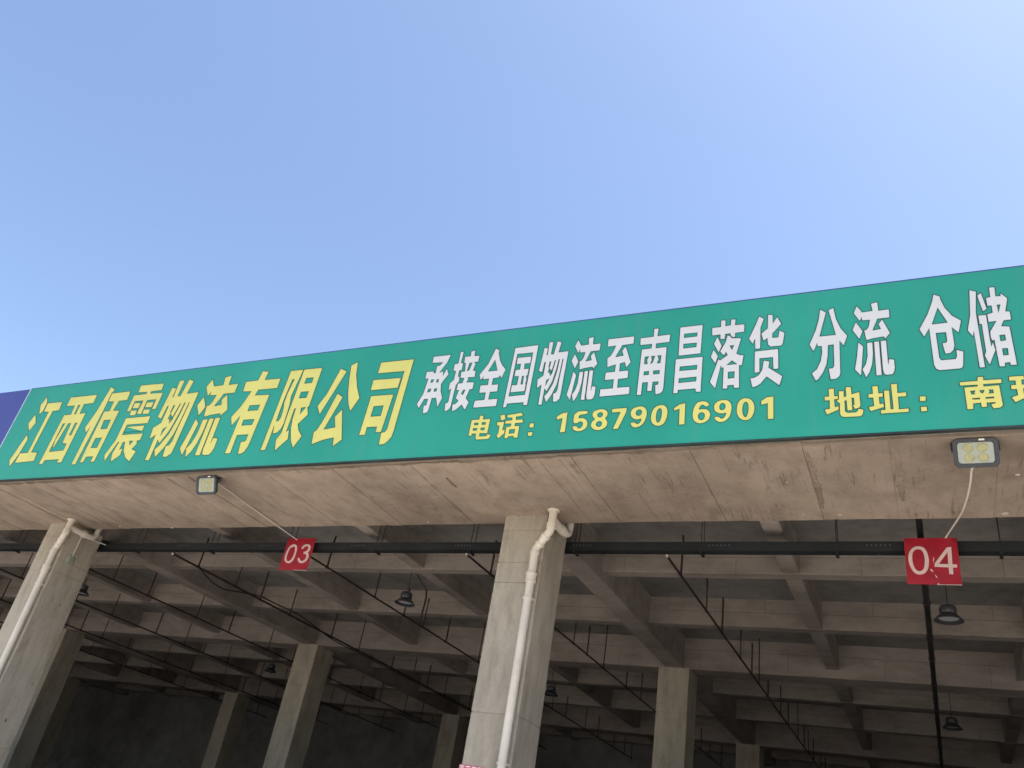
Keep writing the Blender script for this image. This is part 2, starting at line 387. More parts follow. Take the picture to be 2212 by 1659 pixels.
GLYPHS = [  # region, film, outline loops (outer contours and counters) of each character
 (G1, 'y', ['880 140 735 315 705 520 785 440 838 345 878 255', '630 510 480 700 497 855 640 680 640 540', '465 915 90 1460 85 1600 290 1330 470 1030',
   '885 275 1195 245 1120 425 990 440 545 1290 675 1295 595 1475 200 1515 310 1310 470 1300 905 455 805 455']),
 (G1, 'y', ['1365 155 1915 95 1835 275 1640 295 1550 490 1680 470 1170 1500 1070 1515 1110 1440 825 1460 775 1535 695 1545 1225 520 1365 505 1445 325 1275 340',
   '1525 315 1560 310 1470 495 1435 500', '1205 700 1245 695 1040 1040 985 1195 1010 1195 1310 700 1370 690 1185 1105 1275 1115 1210 1250 915 1280', '1455 685 1500 680 1370 940 1330 935']),
 (G2, 'y', ['910 85 985 150 915 225 833 405 738 597 160 1700 75 1706 480 905 380 1050 360 940 600 600',
   '925 225 1310 180 1240 365 1070 385 950 580 1080 580 550 1645 470 1650 525 1535 385 1545 323 1660 244 1666 760 600 870 590 960 395 845 400',
   '760 785 895 775 815 955 685 965', '580 1160 710 1145 610 1350 480 1355']),
 (G2, 'y', ['1525 60 2005 15 1955 160 1740 185 1720 228 1985 208 1830 550 1745 560 1838 352 1655 370 1525 655 1430 658 1570 378 1400 392 1300 600 1225 603 1380 265 1635 235 1650 200 1465 210',
   '1395 425 1525 420 1470 535 1345 540', '1315 580 1450 572 1400 680 1285 690', '1645 415 1795 400 1740 515 1602 520', '1580 562 1720 550 1680 650 1550 658',
   '1210 740 1725 692 1665 845 1235 880 1135 1085 1570 1050 1505 1200 1440 1210 1440 1270 1335 1380 1420 1425 1275 1645 1195 1560 1160 1420 1190 1230 1150 1240 1080 1390 1145 1355 1095 1505 885 1655 925 1470 1065 1240 1050 1235 880 1470 765 1640 760 1510 1000 1190',
   '1285 1215 1360 1210 1290 1300', '1215 920 1605 885 1550 1005 1165 1040']),
 ('W', 'y', None), ('L', 'y', None),
 (G4, 'y', ['690 185 790 200 725 335 995 310 930 480 610 510 555 600 805 585 480 1370 430 1480 370 1560 320 1595 255 1605 310 1390 375 1385 400 1360 435 1270 250 1280 130 1590 35 1595 300 955 150 1125 145 970 310 790 490 535 345 540 400 370 605 345',
   '465 775 635 765 600 850 430 865', '360 1020 540 1010 500 1100 325 1115']),
 (G4, 'y', ['1165 185 1383 162 1170 615 1150 740 1105 890 1040 1090 990 1180 925 1240 850 1258 880 1120 725 1535 640 1540 880 920',
   '1190 335 1225 330 1110 560 1050 720 1030 850 990 980 955 1030 915 1045 1000 800 1065 630',
   '1392 160 1705 130 1470 800 1450 800 1455 930 1285 1090 1295 1190 1350 1295 1195 1500 1160 1380 1160 1180 1185 1020 1245 825 1225 830 1085 1220 1135 1180 1115 1345 885 1550 905 1360 1000 1240 1112 905 1170 760 1245 560',
   '1430 310 1550 300 1520 385 1395 400', '1340 545 1465 535 1425 640 1305 650', '1340 815 1415 805 1320 920']),
 (G5, 'y', ['585 235 690 285 210 1045 170 895 330 690', '765 180 885 120 855 340 870 560 910 750 745 990 710 850 705 680 725 430',
   '525 670 620 735 285 1300 480 1260 475 1080 610 945 600 1480 435 1600 455 1445 270 1485 65 1565 105 1345 160 1310 260 1160']),
 (G5, 'y', ['1285 130 1865 70 1510 1320 1470 1430 1400 1510 1330 1560 1240 1570 1285 1355 1350 1340 1390 1290 1410 1210 1690 285 1225 325',
   '1150 435 1635 395 1580 575 1100 620', '1110 715 1505 685 1285 1348 1180 1355 1210 1255 1040 1265 1005 1395 895 1405', '1160 900 1325 885 1275 1060 1105 1075']),
 (G6, 'w', ['485 265 890 220 800 400 620 630 710 595 700 700 790 535 830 670 700 830 655 900 650 1060 685 1210 565 1430 545 1300 535 1215 445 1220 375 1470 345 1530 300 1560 230 1570 250 1385 310 1375 350 1240 270 1240 145 1455 90 1360 240 1120 360 775 285 775 325 610 490 600 490 640 525 640 560 480 630 465 690 400 450 415',
   '435 795 485 790 465 850 415 860', '560 790 600 785 590 850 545 855', '365 1010 425 1005 400 1070 340 1080', '505 1000 555 995 545 1055 490 1065']),
 (G6, 'w', ['1105 155 1180 150 1115 410 1165 415 1130 580 1075 585 1045 720 1080 715 1070 830 1000 910 955 1080 880 1400 840 1470 770 1515 725 1520 745 1335 810 1310 880 1000 820 1055 845 880 940 800 990 600 930 590 965 430 1045 420',
   '1340 150 1445 115 1420 245 1540 240 1510 385 1420 395 1450 430 1390 580 1450 585 1425 735 1270 745 1285 780 1240 850 1410 850 1380 1010 1310 1020 1225 1210 1290 1310 1195 1495 1120 1370 1010 1470 900 1530 905 1365 980 1345 1045 1280 980 1215 1060 1040 1000 1035 1035 880 1140 865 1180 760 1090 760 1115 610 1195 600 1215 420 1178 420 1200 265 1330 255',
   '1310 415 1365 405 1300 570 1250 595', '1165 1030 1205 1025 1150 1140 1115 1110']),
 (G7, 'w', ['595 185 685 240 665 290 695 470 740 570 820 670 725 880 680 820 660 860 535 880 500 1020 655 1010 625 1180 460 1195 425 1355 635 1340 600 1515 65 1555 105 1385 325 1365 355 1205 205 1215 235 1035 405 1025 430 890 285 905 315 835 240 930 210 800 420 540', '575 460 620 695 420 715']),
 (G7, 'w', ['1035 180 1575 110 1310 1490 1205 1495 1220 1430 850 1460 830 1540 745 1550', '1090 325 1440 290 1250 1250 890 1285',
   '1088 405 1412 372 1382 535 1255 545 1240 660 1352 650 1318 810 1290 820 1297 920 1270 1000 1283 1010 1248 1175 918 1205 952 1030 1070 1025 1110 830 1008 840 1042 680 1140 670 1160 550 1060 560', '1195 830 1230 825 1200 1010 1165 1010']),
 ('W', 'w', None), ('L', 'w', None),
 (G9, 'w', ['285 355 850 290 830 455 590 490 445 735 605 705 575 610 660 500 770 850 665 975 635 855 540 880 525 1040 720 1020 705 1190 500 1215 480 1390 745 1370 735 1535 85 1595 110 1425 375 1405 395 1220 200 1240 225 1070 420 1050 440 905 350 930 260 970 260 765 330 715 400 600 445 500 265 525']),
 (G9, 'w', ['1265 130 1370 125 1345 285 1620 250 1600 420 1315 455 1305 545 1540 520 1470 1400 1450 1470 1400 1520 1290 1545 1280 1335 1345 1325 1355 1270 1240 1275 1215 1470 1110 1475 1125 1285 1020 1290 990 1555 885 1560 1000 575 1205 550 1215 465 965 490 970 335 1250 300',
   '1070 740 1150 730 1110 800 1120 885 1060 890', '1210 725 1280 720 1230 860 1185 885 1225 800', '1345 710 1415 705 1395 865 1330 870 1370 790', '1055 1055 1150 1045 1145 1115 1045 1125', '1255 1035 1380 1025 1375 1095 1250 1105']),
 (G10, 'w', ['210 255 685 200 640 800 170 850', '300 395 565 370 555 440 295 470', '285 605 550 580 540 660 280 690',
   '115 915 685 860 640 1595 530 1600 520 1530 170 1560 160 1625 60 1630', '210 1075 560 1040 550 1125 200 1155', '190 1320 545 1285 535 1370 180 1405']),
 (G10, 'w', ['1055 110 1160 105 1155 225 1255 210 1265 90 1370 85 1355 205 1550 185 1545 350 1360 375 1355 458 1290 462 1255 425 1245 385 1150 400 1140 500 1040 505 1040 410 870 430 870 265 1050 245',
   '1190 415 1245 432 1285 475 1485 475 1385 800 1450 825 1535 830 1495 1050 1440 1045 1440 1510 1320 1520 1315 1455 1195 1465 1195 1530 1085 1535 1105 1095 1060 1100 1055 1050 935 1535 820 1395 1000 910 1040 935 1190 830 1160 775 1120 850 1030 760 1150 560',
   '1245 640 1320 630 1285 715', '1285 950 1385 1015 1180 1035', '1210 1185 1335 1175 1325 1300 1205 1315', '985 445 1080 640 1010 788 905 600', '905 715 1000 850 940 1015 840 870']),
 (G11, 'w', ['265 255 365 310 300 480 295 875 190 885 190 690 145 795 70 690 200 420',
   '430 230 530 230 530 390 610 265 695 405 525 590 525 665 625 655 650 520 755 575 725 770 690 820 480 840 430 800 420 680 350 735 303 590 425 490',
   '180 925 635 875 640 1258 532 1268 525 1040 280 1065 280 1325 175 1335', '350 1095 470 1115 450 1232 715 1395 655 1580 410 1410 300 1540 220 1590 135 1615 95 1435 180 1420 260 1372 322 1272']),
 (G11, 'w', ['1420 125 1540 190 1420 640 1715 610 1575 145 1680 95 1730 310 1820 490 1945 630 1875 825 1795 735 1815 1340 1795 1400 1730 1450 1620 1465 1580 1250 1660 1240 1685 1200 1675 800 1580 815 1575 1000 1550 1180 1480 1340 1400 1450 1340 1495 1260 1345 1360 1260 1430 1110 1455 960 1450 830 1372 838 1368 770 1300 935 1215 800 1330 540 1390 330']),
 ('L', 'w', None),
 (G12, 'w', ['1495 115 1620 155 1625 200 1700 350 1830 490 1990 575 1945 795 1825 700 1875 1000 1860 1090 1800 1150 1705 1160 1650 970 1720 960 1735 930 1715 785 1550 800 1610 1225 1640 1265 1885 1245 1905 1200 1895 1080 2030 1115 2030 1350 2010 1405 1960 1420 1610 1450 1545 1425 1505 1350 1425 720 1340 870 1250 730 1390 470 1470 250', '1575 360 1740 610 1480 640']),
 (G13, 'w', ['165 135 300 165 300 560 470 1565 360 1575 255 900 240 1000 135 885 180 600', '385 180 500 485 420 545 310 245',
   '330 605 487 590 555 1030 580 1175 610 1090 662 1250 550 1525 450 1350 475 1270 395 770 355 775',
   '525 90 640 80 660 250 740 245 740 190 880 290 845 525 925 530 950 685 810 705 770 800 920 805 1060 1520 930 1530 920 1475 835 1485 840 1550 725 1555 630 1060 600 1085 562 1020 550 905 660 715 518 735 494 580 595 555 575 430 500 435 470 280 550 265',
   '685 415 735 410 710 550', '735 975 825 965 840 1060 755 1075', '785 1220 875 1215 890 1330 805 1340']),
 (G14, 'y', ['435 165 555 160 540 275 755 250 660 695 435 690 425 775 625 765 650 705 770 730 730 810 670 860 330 880 300 850 315 700 205 705 200 765 90 770 195 290 420 275',
   '280 385 395 380 380 440 270 445', '510 370 610 365 600 425 500 430', '245 545 355 540 340 600 235 600', '470 530 575 520 565 585 460 590']),
 (G14, 'y', ['1035 155 1180 125 1200 275 1060 320', '945 350 1165 340 1110 590 1180 560 1165 690 970 850 920 745 970 700 1010 465 935 465',
   '1240 150 1670 75 1725 165 1510 205 1505 285 1715 270 1700 380 1485 390 1465 465 1610 460 1550 820 1420 825 1430 770 1270 785 1255 840 1150 840 1210 500 1345 475 1360 405 1175 410 1190 320 1390 295 1395 230 1245 230', '1320 580 1470 570 1445 680 1295 690']),
 (G14, 'y', ['1905 395 2040 380 2025 520 1890 525']),
 (G14, 'y', ['1855 650 2000 645 1975 770 1845 770']),
 (GD, 'y', ['65 230 125 195 172 188 145 382 92 386 117 250 62 265']),
 (GD, 'y', ['238 183 370 172 364 208 283 216 275 250 310 240 348 255 366 290 355 335 320 365 270 378 225 365 208 325 260 320 268 342 285 345 308 325 315 295 300 280 280 282 265 298 215 298']),
 (GD, 'y', ['485 157 530 160 558 185 555 220 530 250 555 275 553 310 530 340 490 362 440 365 400 345 388 310 405 275 435 258 408 235 405 205 425 175', '490 190 510 205 500 230 475 240 455 225 462 200', '480 275 500 290 492 320 465 332 440 315 450 285']),
 (GD, 'y', ['597 157 743 145 735 190 655 350 600 355 675 190 592 195']),
 (GD, 'y', ['860 130 905 135 932 165 935 215 915 275 880 320 830 340 790 335 765 290 818 285 830 302 855 298 872 275 878 250 850 262 805 258 775 230 772 190 795 150', '860 162 882 175 880 205 860 222 835 220 825 200 835 175']),
 (GD, 'y', ['1060 115 1110 122 1135 165 1130 230 1105 290 1070 320 1020 325 980 300 965 255 975 190 1005 140', '1060 148 1075 175 1070 230 1055 275 1035 292 1022 265 1022 215 1035 170']),
 (GD, 'y', ['1190 150 1250 110 1305 100 1295 308 1237 312 1243 160 1190 178']),
 (GD, 'y', ['1465 80 1515 88 1540 125 1490 140 1475 118 1450 125 1430 165 1465 155 1515 160 1545 195 1540 240 1510 280 1450 302 1395 290 1368 245 1370 180 1395 115 1425 90', '1460 190 1485 205 1487 240 1465 265 1440 262 1423 240 1430 205']),
 (GD, 'y', ['1665 67 1715 72 1748 110 1750 170 1730 235 1690 275 1640 290 1595 275 1572 235 1628 228 1640 250 1665 248 1690 215 1692 195 1660 205 1610 200 1575 170 1575 120 1605 85', '1660 100 1685 115 1685 150 1660 168 1638 165 1630 140 1640 110']),
 (GD, 'y', ['1885 50 1940 65 1970 115 1968 185 1940 245 1895 272 1840 265 1800 225 1790 160 1805 95 1840 60', '1885 87 1905 110 1908 165 1895 220 1880 238 1860 220 1850 165 1862 105']),
 (GD, 'y', ['2028 80 2090 42 2152 35 2152 255 2090 258 2092 105 2030 122']),
 (G15, 'y', ['185 190 315 185 320 350 402 350 405 420 320 435 335 590 415 575 420 660 150 775 95 655 210 630 205 455 95 460 95 365 190 360',
   '408 245 530 240 535 370 575 355 560 155 690 150 705 310 875 255 905 570 870 620 770 645 715 560 755 545 745 400 705 400 725 670 605 680 580 455 550 465 560 690 610 720 790 710 830 680 840 630 970 650 960 740 930 790 880 810 520 825 460 800 435 740 430 510 400 515 365 440 412 425']),
 (G15, 'y', ['1150 135 1285 130 1300 290 1393 280 1398 375 1310 385 1325 525 1405 510 1430 600 1115 700 1070 595 1190 570 1170 395 1065 400 1065 310 1160 300',
   '1405 230 1535 225 1570 640 1620 635 1560 85 1710 80 1720 280 1910 265 1920 365 1735 375 1755 640 1970 620 1970 710 1340 750 1340 660 1440 655']),
 (GR, 'y', ['1367 1180 1420 1178 1422 1220 1370 1222']),
 (GR, 'y', ['1375 1265 1430 1262 1434 1302 1380 1306']),
 (G16, 'y', ['715 215 915 210 920 320 1495 280 1510 425 920 460 925 520 1425 475 1550 1110 1520 1175 1450 1215 1230 1240 1140 1085 1290 1060 1280 1040 1030 1055 1050 1185 850 1200 825 1060 600 1080 600 1260 390 1270 285 555 715 520 710 480 155 510 135 385 710 340',
   '500 680 640 665 600 740 640 770 540 775', '800 660 930 650 890 740 830 720', '1090 640 1215 635 1230 735 1090 745 1130 690', '560 915 790 900 790 930 570 940', '990 880 1240 860 1240 895 1000 915']),
 (G16, 'y', ['1715 210 2210 175 2230 310 2140 320 2155 455 2230 450 2240 590 2200 590 2220 740 2330 715 2350 850 1940 1050 1800 870 2010 800 1975 620 1800 625 1780 480 1945 465 1925 345 1730 350',
   '2290 170 2880 125 2890 270 2680 290 2720 1030 2560 1040 2530 600 2400 760 2330 640 2480 300 2300 310']),
]
WU = (G8, ['265 330 350 350 318 500 332 495 375 210 470 205 415 480 465 480 555 185 650 215 585 435 805 405 630 1350 600 1470 520 1535 445 1535 450 1345 505 1335 545 1270 590 1010 680 590 670 590 590 960 540 1150 430 1370 300 1555 250 1415 330 1330 450 1130 540 850 600 595 585 595 530 810 440 1080 310 1310 265 1245 205 1600 120 1605 195 1160 95 1240 105 1040 235 950 290 660 270 660 215 885 135 855',
   '385 650 412 645 372 775 358 768', '370 790 420 850 392 960 378 880 345 880', '305 1060 368 1018 290 1180', '503 615 513 620 435 880 410 940 425 860'])
LIU = (G12, ['160 315 255 430 430 405 400 280 525 250 545 400 730 375 740 525 525 550 445 745 575 720 535 640 605 550 750 795 655 905 635 860 450 890 325 925 285 745 330 735 365 680 385 570 250 580 245 520 215 595 100 450',
   '145 600 270 760 210 910 80 745', '185 950 280 1030 240 1550 125 1435 160 1200', '335 965 440 955 452 1160 437 1340 395 1480 325 1580 255 1430 315 1340 345 1200',
   '458 945 555 935 605 1535 500 1540', '573 930 680 920 715 1330 720 1245 820 1255 835 1400 820 1480 785 1520 670 1530 632 1500 613 1430'])
def plane_loops(reg, loops, Y):
    o_ = []
    for s_ in loops:
        l_ = []
        for x_, y_ in T(s_):
            q = ony(zp(reg, reg[4], x_, y_), Y); l_.append((S*q.x, S*q.z+CAMZ))
        o_.append(l_)
    return o_
def bbox(loops):
    xs = [p[0] for l in loops for p in l]; zs = [p[1] for l in loops for p in l]; return min(xs), max(xs), min(zs), max(zs)
def fit(loops, bb):
    a = bbox(loops)
    return [[(bb[0]+(x_-a[0])/(a[1]-a[0])*(bb[1]-bb[0]), bb[2]+(z_-a[2])/(a[3]-a[2])*(bb[3]-bb[2])) for x_, z_ in l] for l in loops]
def ext(reg, pts, Y=YS):   # bounding box on the sign plane from marked extremes
    return bbox(plane_loops(reg, [pts], Y))
wu = plane_loops(*WU, YS); liu = plane_loops(*LIU, YS)
WBB = [ext(GW, '940 80 1110 340 70 1625 330 805 165 1210 430 1555'), bbox(wu)]
LBB = [ext(GW, '1770 5 1885 155 1105 570 740 1405 835 1570 1450 1215'), ext(G8, '1380 90 1530 240 740 1385 860 630 880 1540 1400 1195'), bbox(liu)]
depsg = None
def fill(loops, name, m, parent, yface, smooth_round=False):
    cu = bpy.data.curves.new('tmp', 'CURVE'); cu.dimensions = '2D'; cu.fill_mode = 'FRONT'
    for l in loops:
        sp = cu.splines.new('POLY'); sp.points.add(len(l)-1); sp.use_cyclic_u = True
        for p, (x_, z_) in zip(sp.points, l): p.co = (x_, z_, 0, 1)
    co = bpy.data.objects.new('tmp', cu); C.objects.link(co)
    dg = bpy.context.evaluated_depsgraph_get(); me = bpy.data.meshes.new_from_object(co.evaluated_get(dg))
    bpy.data.objects.remove(co); bpy.data.curves.remove(cu)
    bm = bmesh.new(); bm.from_mesh(me); bpy.data.meshes.remove(me)
    for v in bm.verts: v.co = Vector((v.co.x, yface, v.co.y))
    bmesh.ops.remove_doubles(bm, verts=bm.verts, dist=1e-5)
    o_ = obj(name, bm, m, parent)
    return o_
def outline(loops, wd, m, parent, yface, name='outline'):
    bm = bmesh.new()
    for l in loops:
        n = len(l); a_, b_ = [], []
        for i in range(n):
            p0, p1, p2 = Vector(l[i-1]), Vector(l[i]), Vector(l[(i+1) % n])
            d1 = (p1-p0); d2 = (p2-p1)
            if d1.length < 1e-6 or d2.length < 1e-6: d1 = d2 = p2-p0
            d1.normalize(); d2.normalize()
            n1 = Vector((-d1.y, d1.x)); n2 = Vector((-d2.y, d2.x)); mm = n1+n2
            if mm.length < .2: mm = n1.copy()
            mm.normalize(); k = wd/2/max(.5, mm.dot(n1))
            a_.append(bm.verts.new((p1.x+mm.x*k, yface, p1.y+mm.y*k))); b_.append(bm.verts.new((p1.x-mm.x*k, yface, p1.y-mm.y*k)))
        for i in range(n):
            j = (i+1) % n; bm.faces.new((a_[i], a_[j], b_[j], b_[i]))
    return obj(name, bm, m, parent)
def rounded(l):      # Chaikin corner cutting for the round digits
    o_ = []
    for i in range(len(l)):
        a = Vector(l[i]); c_ = Vector(l[(i+1) % len(l)]); o_ += [tuple(a*.75+c_*.25), tuple(a*.25+c_*.75)]
    return o_
for reg, film, loops in GLYPHS:
    if reg == 'W': pl = fit(wu, WBB.pop(0))
    elif reg == 'L': pl = fit(liu, LBB.pop(0))
    else: pl = plane_loops(reg, loops, YS)
    if reg is GD: pl = [rounded(l) if len(l) > 8 or i else l for i, l in enumerate(pl)]
    big = reg not in (GD, G14, G15, G16, GR)
    ch = fill(pl, 'character', M_YEL if film == 'y' else M_WHT, sign, YF-.003)
    outline(pl, .0075 if big else .0065, M_OUT, ch, YF-.0045)

# ------------------------------------------------------------------ number plates hung on the cable tray
def plate(label, X_, Z_, digits, reg, chips=()):
    Y = 2.405; c = W((X_[0]+X_[1])/2, Y, Z_[0]); t = thing('number_plate', label, 'plate')
    bm = bmesh.new(); n = 12; rows = []
    x0_, x1_ = S*X_[0], S*X_[1]; zb, zt = S*Z_[0]+CAMZ, S*Z_[1]+CAMZ
    for side in (0, 1):
        grid = []
        for j in range(n+1):
            row = []
            for i in range(n+1):
                u, v = i/n, j/n
                curl = .012*max(0, (u-.55)/.45)*max(0, (.12-v)/.12)+.004*math.sin(3*u+1)*(1-v)
                row.append(bm.verts.new((x0_+(x1_-x0_)*u, S*Y-curl+side*.003, zb+(zt-zb)*v)))
            grid.append(row)
        rows.append(grid)
        for j in range(n):
            for i in range(n): bm.faces.new((grid[j][i], grid[j][i+1], grid[j+1][i+1], grid[j+1][i]))
    A_, B_ = rows
    for i in range(n):
        for ga, gb in (((A_[0][i], A_[0][i+1]), (B_[0][i], B_[0][i+1])), ((A_[n][i], A_[n][i+1]), (B_[n][i], B_[n][i+1])), ((A_[i][0], A_[i+1][0]), (B_[i][0], B_[i+1][0])), ((A_[i][n], A_[i+1][n]), (B_[i][n], B_[i+1][n]))):
            bm.faces.new((ga[0], ga[1], gb[1], gb[0]))
    obj('plate', bm, M_RED, t)
    boxo('edge_strip', (x0_+.55*(x1_-x0_), S*Y-.018, zb-.006), (x1_, S*Y-.008, zb-.001), M_DIGIT, t)
    for l in digits:
        pl = plane_loops(reg, l, Y); pl = [rounded(rounded(q)) if len(q) > 11 else q for q in pl]
        fill(pl, 'digit', M_DIGIT, t, S*Y-.0065)
    for l in chips: fill(plane_loops(reg, [l], Y), 'paint_chip', M_DIGIT, t, S*Y-.0065)
    for u in (.06, .94):
        xx = x0_+(x1_-x0_)*u; tubeo('tie_wire', [(xx, S*Y-.004, zt-.045), (xx, S*Y+.0, zt-.01), (xx+.005, S*2.425, zt+.0)], .0025, M_ROD, t, 6)
    return t
k_ = 2.405/2.3
plate('red plate with pink 03 and a curled bottom edge on the tray', (-2.139*k_, -2.009*k_), (.827*k_, .9505*k_),
      [['950 580 1030 600 1060 680 1030 830 970 1000 900 1110 800 1165 710 1130 660 1060 690 920 760 740 850 620', '950 650 990 680 980 800 930 950 860 1060 790 1100 740 1080 730 990 770 850 840 710'],
       ['1165 720 1230 620 1340 575 1440 600 1465 680 1430 780 1370 835 1405 900 1390 1010 1310 1110 1190 1165 1090 1130 1055 1000 1125 990 1140 1070 1210 1100 1300 1030 1335 940 1310 880 1225 870 1250 815 1330 790 1390 720 1385 650 1320 640 1260 680 1235 730']], P03)
plate('red plate with pink 04 and chipped paint hung on the tray', (-.041*k_, .0845*k_), (.8155*k_, .9425*k_),
      [['590 415 720 440 800 530 850 660 870 830 850 1000 770 1110 640 1150 520 1120 420 1010 350 840 335 670 380 530 470 440', '590 490 690 520 750 650 765 830 745 980 690 1045 610 1060 530 1020 460 880 435 720 450 580 510 510'],
       ['1320 450 1435 435 1465 880 1585 885 1585 965 1475 965 1490 1135 1385 1130 1370 960 1010 945 1010 860', '1340 570 1120 870 1360 875']], P04,
      ['905 985 985 1050 955 1080 905 1030', '1010 1130 1090 1215 1060 1225', '990 690 1000 700 985 860 970 760', '1090 1360 1130 1365 1120 1410 1085 1400'])

# ------------------------------------------------------------------ cable tray
tr = thing('cable_tray', 'long dark steel cable tray hung behind the columns just under the canopy', 'cable tray')
TY, TZ0, TZ1 = 2.425, .955, .9826
pitch = .4495; sx = -1.0086-pitch*14
k = 0
while sx < 2.6:
    xa, xb = S*sx+.002, S*(sx+pitch)-.002
    bm = bmesh.new()
    y0, y1, z0, z1 = S*TY, S*TY+.15, S*TZ0+CAMZ, S*TZ1+CAMZ
    box(bm, (xa, y0, z0), (xb, y0+.003, z1)); box(bm, (xa, y1-.003, z0), (xb, y1, z1)); box(bm, (xa, y0+.0035, z0+.001), (xb, y1-.0035, z0+.004))
    box(bm, (xa, y0-.012, z1+.0005), (xb, y1+.012, z1+.004)); box(bm, (xa, y0-.006, z0-.0005-.004), (xb, y0+.02, z0-.0005))
    sg = obj('tray_segment', bm, M_TRAY, tr)
    if -2.9 < sx < .6:
        boxo('splice_plate', (S*sx-.16, y0-.0045, z1-.075), (S*sx+.16, y0-.0005, z1-.012), M_TRAY, sg)
        for i in range(6):
            bm = bmesh.new(); cx_ = S*sx-.135+.054*i
            bmesh.ops.create_uvsphere(bm, u_segments=8, v_segments=5, radius=.0085)
            for v in bm.verts: v.co = Vector((cx_+v.co.x, y0-.006+v.co.y*.7, z1-.045+v.co.z))
            obj('bolt', bm, M_BOLT, sg)
    sx += pitch; k += 1
for rx in (-5.1, -4.7, -4.3, -3.92, -3.52, -3.1, -2.66, -2.25, -1.83, -1.43, -1.035, -.615, -.222, .192, .6):
    for dy in (.012, .138):
        tubeo('hanger_rod', [(S*rx+(.0 if dy < .05 else .01), S*TY+dy, S*TZ0+CAMZ-.05), (S*rx, S*TY+dy, S*ZC+CAMZ)], .006, M_ROD, tr, 6)
    boxo('trapeze_bar', (S*rx-.02, S*TY-.02, S*TZ0+CAMZ-.031), (S*rx+.02, S*TY+.17, S*TZ0+CAMZ-.006), M_TRAY, tr)

# ------------------------------------------------------------------ sprinkler pipes running into the hall
PZ = .94
def pipe_line(X, y0, y1, rad, label, seed):
    rnd = random.Random(seed)
    t = thing('sprinkler_pipe', label, 'pipe', 'sprinkler pipes under the hall ceiling')
    z = S*PZ+CAMZ
    pp = [(S*X, S*(y0+(y1-y0)*i/14), z+.012*noise.noise(Vector((i*.8, seed, 0)))) for i in range(15)]
    mp_ = M_ROD if rad > .03 else M_PIPE
    tubeo('pipe', pp, rad, mp_, t, 10)
    if rad > .03: tubeo('feed_riser', [(S*X, S*y0+.045, z), (S*X, S*y0+.045, S*ZC+CAMZ)], rad, mp_, t, 12)
    else: tubeo('end_cap', [(S*X, S*y0-.025, z), (S*X, S*y0+.004, z)], rad*1.05, M_MORTAR, t, 10)
    y = max(2.565, y0+.05) + .02*seed % .07; i = 0; steps = (.18, .235, .365, .265, .36, .25)
    while y < min(y1, 7.5):
        top = 1.06+.01*rnd.random()
        if i % 4 == 1: top = ZC
        yy = S*y
        rr = .013 if i % 2 else .017
        rz = tubeo('riser', [(S*X, yy, z-rad*1.2), (S*X+rnd.uniform(-.006, .006), yy, S*top+CAMZ)], rr, M_PIPE, t, 8)
        tubeo('saddle', [(S*X, yy-.035, z), (S*X, yy+.035, z)], rad*1.28, M_PIPE, t, 10)
        if top < ZC:
            zz = S*top+CAMZ
            bm = bmesh.new(); lathe(bm, [(.008, zz), (.018, zz+.006), (.018, zz+.026), (.006, zz+.034), (.024, zz+.04), (.024, zz+.043)], 10, (S*X, yy, 0)); obj('sprinkler_head', bm, M_PIPE, rz)
        y += steps[(i+seed) % 6]; i += 1
    return t
LINES = [(0.0, 2.5, .041, 'thick dark main pipe running into the hall behind the 04 plate'),
         (-.768, 2.435, .018, 'thin dark pipe ending right of the bare middle column and tray'),
         (-1.53, 2.43, .018, 'thin dark pipe passing just behind the middle column'),
         (-2.288, 2.43, .018, 'thin dark pipe that starts behind the 03 plate'),
         (-3.053, 2.44, .02, 'dark pipe with a sagging black cable tied along it'),
         (-3.86, 2.44, .018, 'thin dark pipe beside the corner column with the grey box'),
         (-4.62, 2.44, .018, 'thin dark pipe seen past the outer edge of the corner column'),
         (-5.4, 2.44, .018, 'thin dark pipe deep in the hall beyond the corner column'),
         (-6.17, 2.44, .018, 'outermost thin dark pipe deep in the dark hall')]
for i, (xr, y0, rad, lab) in enumerate(LINES):
    pipe_line(xr*PZ, y0, 6.7, rad, lab, i+1)
# sagging cable on the fifth line
r6 = (300, 2050, 1300, 2500)
pts = [WV(onx(zp(r6, 2212, *q), -3.053*PZ+.006)) for q in ((880, 368), (940, 400), (1010, 440), (1100, 492), (1170, 572), (1240, 635), (1330, 682), (1460, 704), (1640, 742), (1760, 800), (2000, 918))]
pts += [W(-3.053*PZ+.006, pts[-1].y/S+.3*i, PZ-.012) for i in range(1, 9)]
o = tubeo('loose_cable', smooth_path(pts, 4), .013, M_CABLE, None, 8); tag(o, 'black loose cable sagging below a pipe between the corner column and the 03 plate', 'cable')

# ------------------------------------------------------------------ high bay lamps
def highbay(c, label, top):
    t = thing('high_bay_lamp', label, 'lamp', 'high bay lamps in the hall')
    bm = bmesh.new(); lathe(bm, [(.05, .15), (.095, .145), (.105, .12), (.105, .045), (.09, .035), (.11, .03), (.19, -.055), (.192, -.062), (.186, -.062), (.10, .02)], 28, c); obj('shell', bm, M_BAY, t)
    bm = bmesh.new(); lathe(bm, [(.096, .014), (.13, -.02), (.13, -.026)], 24, c); obj('diffuser', bm, M_BAYIN, t)
    for i in range(10):
        a = 2*math.pi*i/10; p = Vector(c)+Vector((.106*math.cos(a), .106*math.sin(a), 0))
        tubeo('fin', [p+Vector((0, 0, .05)), p+Vector((0, 0, .12))], .006, M_BAY, t, 5)
    tubeo('suspension_rod', [Vector(c)+Vector((0, 0, .15)), Vector((c[0]+.0, c[1], top))], .006, M_ROD, t, 6)
    return t
zj = S*ZJ+CAMZ
highbay(W(.058, 2.868, .915), 'bell shaped dark lamp hanging below the 04 plate', zj)
